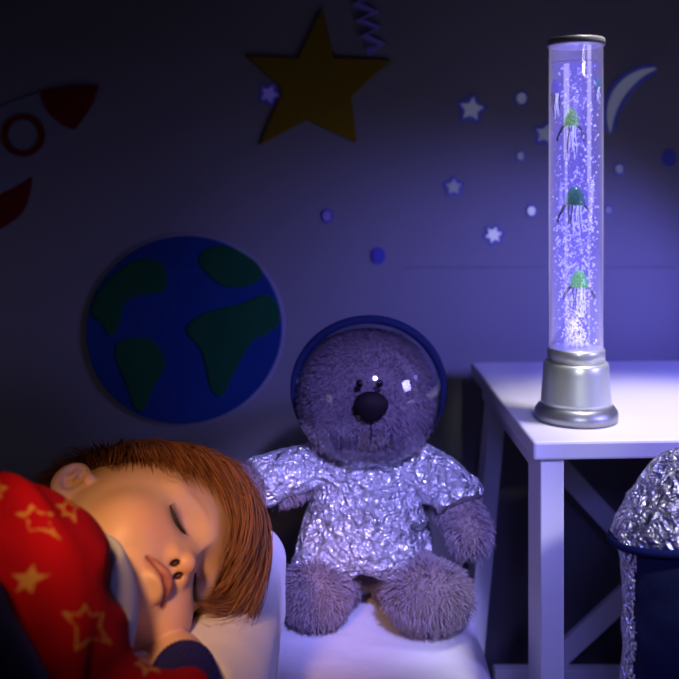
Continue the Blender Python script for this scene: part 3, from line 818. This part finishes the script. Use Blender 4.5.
lathe('cap', [(lr(55.5), lz(46.5)), (lr(57), lz(45.5)), (lr(57), lz(41)), (lr(55), lz(39.2)), (lr(20), lz(38.8))], LX, LY, mat('satin_aluminium', (.75, .75, .75), .42, .35), lamp)
rw = ri-.0004; zw = lz(63)
lathe('water', [(rw, zb_+.0008), (rw, zw)], LX, LY, M['water'], lamp, 64)
# pale reflection streaks of the tube, painted as glowing strips inside the wall
m_streak = emit_vol('light_guiding_acrylic', (0.66, 0.60, 1.0), 190.0)
def light_streak(pxa, pxb, ya, yb, th=.0022):
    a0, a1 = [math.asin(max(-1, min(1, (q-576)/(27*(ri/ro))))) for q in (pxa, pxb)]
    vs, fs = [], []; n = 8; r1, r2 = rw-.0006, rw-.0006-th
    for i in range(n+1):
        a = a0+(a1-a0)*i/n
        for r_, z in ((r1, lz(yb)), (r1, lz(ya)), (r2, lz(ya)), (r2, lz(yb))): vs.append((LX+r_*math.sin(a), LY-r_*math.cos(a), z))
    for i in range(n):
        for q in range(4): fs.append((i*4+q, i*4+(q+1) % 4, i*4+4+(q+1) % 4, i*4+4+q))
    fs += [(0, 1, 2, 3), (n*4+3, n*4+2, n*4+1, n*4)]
    raw('light_rib', vs, fs, m_streak, lamp)
light_streak(558.5, 563.5, 66, 160); light_streak(559.5, 562, 160, 345, .0014); light_streak(581.5, 586, 48, 180); light_streak(582, 584.5, 180, 346, .0012)
# an inner rim ring at the water line and above it a faintly lit air gap
m_air = emit_vol('lit_humid_air', (0.16, 0.12, 0.9), 6.0)
lathe('air_gap', [(rw, zw+.0004), (rw, zt_-.001)], LX, LY, m_air, lamp, 64)
lathe('water_ring', [(rw-.0003, zw-.0006), (rw-.0003, zw+.0003), (rw-.0018, zw+.0003), (rw-.0018, zw-.0006)], LX, LY, mat('water_line', (.2, .2, .6), .1, emis=(.10, .08, .4), estr=.4), lamp, 64, True)
# LED inside the base, shining up through the water
d = bpy.data.lights.new('led_light', 'POINT'); d.energy = .08; d.color = (0.30, 0.28, 1.0); d.shadow_soft_size = .012
lo_ = bpy.data.objects.new('led_light', d); COL.objects.link(lo_); lo_.parent = lamp; lo_.location = (0, 0, lz(325)-TAB_Z)
# bubbles: small wobbling spheroids, a swarm nobody could count
icov, icof = [], []
ph = (1+5**.5)/2
for a, b in ((-1, ph), (1, ph), (-1, -ph), (1, -ph)): icov += [(a, b, 0), (0, a, b), (b, 0, a)]
icov = unit(np.array(icov))
from itertools import combinations
dm = np.linalg.norm(icov[:, None]-icov[None], axis=2); ed = dm[dm > .01].min()*1.01
icof = [t for t in combinations(range(12), 3) if all(dm[i, j] < ed for i, j in combinations(t, 2))]
jelly_px = [(571, 118), (575, 196), (579, 281)]
V_, F_ = [], []
for i in range(1900):
    t = rng.random()**1.35; z = zb_+.003+(zw-zb_-.008)*t
    spread = .010+.018*min(1, t*2.2) if rng.random() < .75 else .028
    r_ = spread*math.sqrt(rng.random()); a_ = rng.random()*6.283
    c = np.array([LX+r_*math.cos(a_), LY+r_*math.sin(a_), z])
    if t < .45 and rng.random() < .0: continue
    if t > .45 and rng.random() < .45: continue
    px = CXP+c[0]/c[1]*F_PX; py = HOR-(c[2]-CZ)/c[1]*F_PX
    if any(abs(px-jx) < 9 and -10 < py-jy < 9 for jx, jy in jelly_px) and c[1] < LY+.004: continue
    s = (.00045+.0010*rng.random()**2)
    ax = unit(np.array([[rng.normal()*.5, rng.normal()*.5, 1.0]]))[0]; st_ = 1.0+1.6*rng.random()
    b0 = len(V_)
    for v in icov: V_.append(c+s*(v+ax*(v@ax)*(st_-1)))
    F_ += [tuple(b0+k for k in f) for f in icof]
bub = raw('bubbles', V_, F_, M['bubble'], lamp, True); bub['kind'] = 'stuff'

# jellyfish floating in the tube
def jelly(px, py, Y, wpx, hpx, mat_bell, label, seed, reach=1.0):
    rg = np.random.default_rng(seed); c = P(px, py, Y); rx = wpx/2/F_PX*Y; rz = hpx/F_PX*Y
    t = thing('jellyfish', c, label, 'jellyfish', 'jellyfish in the lamp tube')
    prof = [(0.0004, c[2]+rz)]+[(rx*math.sin(a), c[2]+rz*math.cos(a)) for a in np.linspace(.15, 1.45, 10)]+[(rx*1.06, c[2]-rz*.06), (rx*.98, c[2]-rz*.14), (rx*.80, c[2]-rz*.02), (rx*.5, c[2]+rz*.28), (.0004, c[2]+rz*.42)]
    lathe('bell', prof, c[0], c[1], mat_bell, t, 32)
    for k in range(10):
        a = 2*math.pi*k/10+.3; ca, sa = math.cos(a), math.sin(a); outw = (1.15 if abs(ca) > .75 else .22)*rx*reach; L = rz*(.9+.6*rg.random())*(1.35 if abs(ca) <= .75 else .85)
        pts = []
        for s in np.linspace(0, 1, 9):
            rr = rx*.72+outw*(1-(1-s)**2); wv_ = .0007*math.sin(s*7+k)
            pts.append((c[0]+ca*rr+wv_, c[1]+sa*min(rr, rx*.8), c[2]-rz*.05-L*s**1.2))
        tube('tentacle', pts, [(.0011 if abs(ca) > .75 or k % 3 == 0 else .0007)*(1-.5*i/8) for i in range(9)], M['tent_dark'] if abs(ca) > .75 or k % 3 == 0 else M['tent_white'], t, 6)
    return t
M['tent_dark'] = mat('dark_blue_silicone', (.004, .004, .02), .5)
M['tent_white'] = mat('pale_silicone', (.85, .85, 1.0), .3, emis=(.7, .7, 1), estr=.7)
def bell(name, c1, c2, sc, e=.10):
    m = mat(name, c1, .25, noise=(c2, sc)); b = m.node_tree.nodes['Principled BSDF']
    mx = [n for n in m.node_tree.nodes if n.type == 'MIX'][0]; tx = [n for n in m.node_tree.nodes if n.type == 'TEX_NOISE'][0]
    mr = m.node_tree.nodes.new('ShaderNodeMapRange'); mr.inputs['From Min'].default_value = .45; mr.inputs['From Max'].default_value = .55
    m.node_tree.links.new(tx.outputs[0], mr.inputs[0]); m.node_tree.links.new(mr.outputs[0], mx.inputs[0])
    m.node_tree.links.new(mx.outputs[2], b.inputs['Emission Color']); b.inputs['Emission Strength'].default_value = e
    b.inputs['Coat Weight'].default_value = .6
    return m
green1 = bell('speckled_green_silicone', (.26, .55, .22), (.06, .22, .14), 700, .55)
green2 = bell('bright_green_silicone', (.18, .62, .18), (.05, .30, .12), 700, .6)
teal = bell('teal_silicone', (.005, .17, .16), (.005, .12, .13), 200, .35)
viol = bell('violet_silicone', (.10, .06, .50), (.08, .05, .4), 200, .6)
jelly(571, 124, LY-.019, 15, 17, green1, 'topmost speckled green jellyfish inside the lamp tube', 1)
jelly(575, 203, LY-.019, 19, 17, teal, 'dark teal jellyfish in the middle of the lamp tube', 2)
jelly(579, 285, LY-.019, 17, 15, green2, 'lowest jellyfish in the tube, bright green with spread tentacles', 3)
jelly(555.5, 92, LY+.004, 9, 13, viol, 'violet jellyfish at the left edge near the top of the tube', 4, .15)
jelly(597.5, 86, LY+.004, 7, 9, teal, 'small dark jellyfish at the right edge near the top of the tube', 5, .15)

# ================================================================== foil bag at the right
bag = thing('foil_bag', (.36, .86, 0), 'crinkled silver foil costume hood with navy trim at the right edge', 'costume')
BY = .86
RZ0 = P(0, 541, BY)[2]
def rimz(x): return RZ0-.008+np.clip((x-P(612, 0, BY)[0])*.16, -.01, .03)
def bag_fn(p):
    d = ell(p, P(712, 560, BY+.02), (.098, .060, .112))
    d = smax(d, -((p[:, 0]-P(612, 0, BY)[0])-.70*(p[:, 2]-RZ0))*.82, .012)
    d = smax(d, -(p[:, 2]-rimz(p[:, 0])), .004)
    d = d+.0022*wob(p, 60, .8)+.0022*np.abs(wob(p, 110, 1.8))
    return d
bg, _ = iso('hood', bag_fn, (.20, .74, CZ-.38), (.50, 1.02, CZ-.20), .0026, M['foil2'], bag, 1)
bg['label'] = 'crinkled silver foil hood'
rc = P(712, 560, BY+.02)
rim = []
for a in np.linspace(0, 6.283, 60, endpoint=False):
    x = rc[0]+math.cos(a)*.094; rim.append(np.array([x, rc[1]+math.sin(a)*.060, float(rimz(x))]))
tube('trim_band', rim, .0040, M['rim'], bag, 8, True)['label'] = 'navy fabric trim'
def bag2(p):
    c = P(712, 0, BY+.02)
    q = p.copy(); zz = (RZ0-p[:, 2])
    rr = np.interp(zz, [0, .03, .06, .12, .5], [.088, .086, .082, .085, .09]).astype(np.float32)
    dx = (p[:, 0]-c[0]); dy = (p[:, 1]-c[1])*1.6
    d = np.sqrt(dx*dx+dy*dy)-rr
    d = np.maximum(d, p[:, 2]-rimz(p[:, 0])+.003); d = np.maximum(d, -p[:, 2]+.003)
    return (d+.003*wob(p, 55, 1.1)+.0018*wob(p, 130, .1))*.8
v2, Q2 = isosurf(bag2, (.22, .76, -.01), (.47, 1.0, CZ-.30), .004, 1)
fc = v2[Q2].mean(1); fx = CXP+fc[:, 0]/fc[:, 1]*F_PX
split = (fc[:, 0] < P(700, 0, BY)[0]-.060)
def sub(Qs):
    u, inv = np.unique(Qs, return_inverse=True); return v2[u], inv.reshape(Qs.shape)
a1, b1 = sub(Q2[split]); npmesh('side_panel', a1, b1, M['foil2'], bag)['label'] = 'crinkled foil side panel'
a1, b1 = sub(Q2[~split]); npmesh('lining', a1, b1, M['navy_cloth'], bag)['label'] = 'dark navy cloth lining'

# ================================================================== cut-outs on the wall
W0 = WALL_Y
def W(px, py): v = P(px, py, W0-.006); return (v[0], v[2])
earth = thing('earth_cutout', P(183, 330, W0), 'round blue and green Earth cut-out on the dark wall', 'wall decoration')
circ = [W(184+101*math.cos(a)-3*math.sin(a), 330+97*math.sin(a)) for a in np.linspace(0, 2*math.pi, 72, endpoint=False)]
circ2 = [W(184+98*math.cos(a)-3*math.sin(a), 330+94*math.sin(a)) for a in np.linspace(0, 2*math.pi, 72, endpoint=False)]
plate('backing', circ, W0-.005, W0, M['white_edge'], earth)
plate('ocean', circ2, W0-.009, W0-.004, M['earth_sea'], earth)
def cr(x, y): return (80+x/3.233, 230+y/3.233)
conts = [[(150, 110), (200, 90), (260, 100), (285, 130), (280, 200), (230, 205), (170, 215), (140, 240), (135, 280), (120, 330), (95, 345), (75, 300), (35, 275), (50, 210), (100, 150)],
         [(120, 355), (180, 345), (240, 350), (285, 420), (265, 470), (240, 500), (205, 600), (170, 560), (150, 490), (115, 420)],
         [(360, 290), (430, 255), (520, 240), (600, 200), (640, 230), (655, 300), (600, 340), (560, 350), (520, 420), (495, 470), (460, 545), (425, 520), (410, 450), (395, 380), (340, 330)],
         [(400, 60), (470, 45), (560, 90), (600, 140), (560, 180), (470, 190), (420, 150), (380, 100)]]
for c in conts: plate('continent', chaikin([W(*cr(*q)) for q in c], 2), W0-.0115, W0-.0085, M['earth_land'], earth)

tips = [(322.5, 8), (391, 60), (357, 143), (260, 145), (243.5, 55)]
inn = [(334, 57), (352, 96), (307, 120), (282.5, 88.5), (298, 58)]
sp = []
for a, b in zip(tips, inn): sp += [W(*a), W(*b)]
tag(plate('star_cutout', sp, W0-.007, W0, M['yellow']), 'big dull yellow five pointed star cut-out on the wall', 'wall decoration')

rk = thing('rocket_cutout', P(20, 140, W0), 'white rocket cut-out with red nose, window ring and fin on the wall', 'wall decoration')
bodyo = chaikin([W(*q) for q in [(-75, 170), (-40, 128), (0, 105), (40, 91), (75, 86), (98, 86), (92, 104), (75, 130), (46, 164), (20, 184), (0, 194), (-40, 206), (-75, 205)]], 2)
plate('rocket_body', bodyo, W0-.006, W0, M['white_felt'], rk)
plate('nose_cone', chaikin([W(*q) for q in [(41, 92), (41, 91), (75, 85.5), (98, 85.5), (99, 86), (92, 106), (76, 129), (75, 130), (62, 125), (48, 112), (42, 98)]], 1), W0-.009, W0-.0055, M['red_felt'], rk)
n = 40; ro_, ri_ = 21.5, 15.5
vs_ = []; 
for r_, y_ in ((ro_, W0-.009), (ri_, W0-.009), (ri_, W0-.0055), (ro_, W0-.0055)):
    for k in range(n):
        x, z = W(23.5+r_*math.cos(6.2832*k/n), 135+r_*math.sin(6.2832*k/n)); vs_.append((x, y_, z))
raw('window_ring', vs_, [(q*n+k, q*n+(k+1) % n, ((q+1) % 4)*n+(k+1) % n, ((q+1) % 4)*n+k) for q in range(4) for k in range(n)], M['red_felt'], rk)
plate('fin', chaikin([W(*q) for q in [(32, 176), (31, 178), (29, 196), (22, 214), (0, 230), (-25, 238), (-30, 225), (-15, 206), (0, 193), (22, 182)]], 1), W0-.005, W0, M['red_felt'], rk)
plate('fin', chaikin([W(*q) for q in [(-20, 110), (-10, 92), (-40, 80), (-80, 90), (-80, 120), (-45, 128)]], 1), W0-.005, W0, M['red_felt'], rk)

# projected stars, dots and moon of light, painted as glowing plates on the wall
def starout(cx, cy, r, rot, k=.45, nt_=5):
    o = []
    for i in range(nt_*2):
        rr = r if i % 2 == 0 else r*k; a = rot+math.pi*i/nt_
        o.append((cx+rr*math.sin(a), cy-rr*math.cos(a)))
    return o
def projected_light(name, label, cat, cx, cy, r, shape, core, rimm, grp, rot=0.0):
    t = thing(name, P(cx, cy, W0), label, cat, grp)
    if shape == 'dot':
        mk = lambda s: [(cx+r*.85*s*math.cos(a), cy+r*s*math.sin(a)) for a in np.linspace(0, 6.283, 20, endpoint=False)]
    elif shape == 'moon':
        mk = None
    else:
        nt_ = 6 if shape == 'six' else 5
        mk = lambda s: chaikin(starout(cx, cy, r*.98*(1+(s-1)*.75), rot, .40+.20*(s > 1), nt_), 1)
    plate('glow_rim', [W(*q) for q in mk(1.45)], W0-.0016, W0, rimm, t, 0)  # halo of the projected light, painted as a wider plate
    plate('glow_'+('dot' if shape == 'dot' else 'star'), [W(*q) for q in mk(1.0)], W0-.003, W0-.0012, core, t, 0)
g1, g2 = 'glowing stars on the wall', 'glowing dots on the wall'
projected_light('glow_star', 'largest pale glowing star, alone on the upper wall', 'star', 472, 109, 14, 'star', M['glow'], M['halo'], g1, .15)
projected_light('glow_star', 'blurred glowing six pointed star just above the faint wall seam', 'star', 494, 235, 10, 'six', M['glow_bright'], M['halo'], g1, .3)
projected_light('glow_star', 'small dim glowing star below the largest one', 'star', 454, 187, 10, 'star', M['glow'], M['halo'], g1, .0)
projected_light('glow_star', 'glowing star half hidden behind the left side of the lamp tube', 'star', 546, 134, 12, 'star', M['glow'], M['halo'], g1, .2)
projected_light('glow_star', 'faint violet glow star between the two left tips of the yellow star', 'star', 269, 94, 11, 'star', M['glow_dim'], M['halo_dim'], g1, .4)
projected_light('glow_dot', 'pale glowing dot right of the largest star', 'light dot', 522, 98, 5.5, 'dot', M['glow'], M['halo'], g2)
projected_light('glow_dot', 'small glowing dot left of the tube, under the star behind it', 'light dot', 521, 156, 4, 'dot', M['glow'], M['halo'], g2)
projected_light('glow_dot', 'brightest glowing dot left of the tube', 'light dot', 532, 211, 4.5, 'dot', M['glow_bright'], M['halo'], g2)
projected_light('glow_dot', 'glowing dot between the tube and the moon tip', 'light dot', 620, 169, 4.5, 'dot', M['glow'], M['halo'], g2)
projected_light('glow_dot', 'glowing dot close to the right side of the tube at mid height', 'light dot', 609, 210, 3.5, 'dot', M['glow'], M['halo'], g2)
projected_light('glow_dot', 'dim glowing dot at the right edge of the wall below the moon', 'light dot', 670, 158, 6, 'dot', M['halo_dim'], M['halo_dim'], g2)
projected_light('glow_dot', 'faint violet dot above the bear and right of the Earth cut-out', 'light dot', 327, 216, 5, 'dot', M['glow_dim'], M['halo_dim'], g2)
projected_light('glow_dot', 'faint violet dot right of and above the Earth cut-out', 'light dot', 378, 256, 6, 'dot', M['halo_dim'], M['halo_dim'], g2)
# crescent moon of projected light, put in as glowing plates
mo = thing('glow_moon', P(632, 100, W0), 'glowing crescent moon on the wall right of the lamp', 'moon')
def crescent(pad):
    # thin arc from (612,132) up over (625,90) to (656,69)
    mid = [(611, 133), (610.5, 118), (614, 103), (621, 90), (632, 79), (645, 71), (658, 68)]
    wd_ = [1.0, 4.0, 6.0, 6.6, 5.8, 3.6, 1.0]
    L_, R_ = [], []
    for i, (x, y) in enumerate(mid):
        a = mid[max(i-1, 0)]; b = mid[min(i+1, 6)]; t = unit(np.array([[b[0]-a[0], b[1]-a[1]]], float))[0]; nn_ = np.array([-t[1], t[0]])
        L_.append((x+nn_[0]*(wd_[i]+pad), y+nn_[1]*(wd_[i]+pad))); R_.append((x-nn_[0]*(wd_[i]+pad), y-nn_[1]*(wd_[i]+pad)))
    return chaikin(L_+R_[::-1], 2)
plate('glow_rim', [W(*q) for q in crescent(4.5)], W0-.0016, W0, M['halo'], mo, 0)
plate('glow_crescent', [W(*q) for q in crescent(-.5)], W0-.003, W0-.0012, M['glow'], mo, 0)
# violet squiggle of projected light at the top, painted as a glowing tube
sq = thing('glow_squiggle', P(370, 20, W0), 'dim violet zigzag glow strip at the top of the wall right of the yellow star', 'glow strip')
zz = [(360+i*2.0+(9 if i % 2 else -9), -12+i*8) for i in range(9)]
tube('glow_strip', [P(x, y, W0-.003) for x, y in zz], [.007]*9, mat('dim_violet_strip', (.06, .05, .2), .8, emis=(.10, .08, .5), estr=.08), sq, 6)
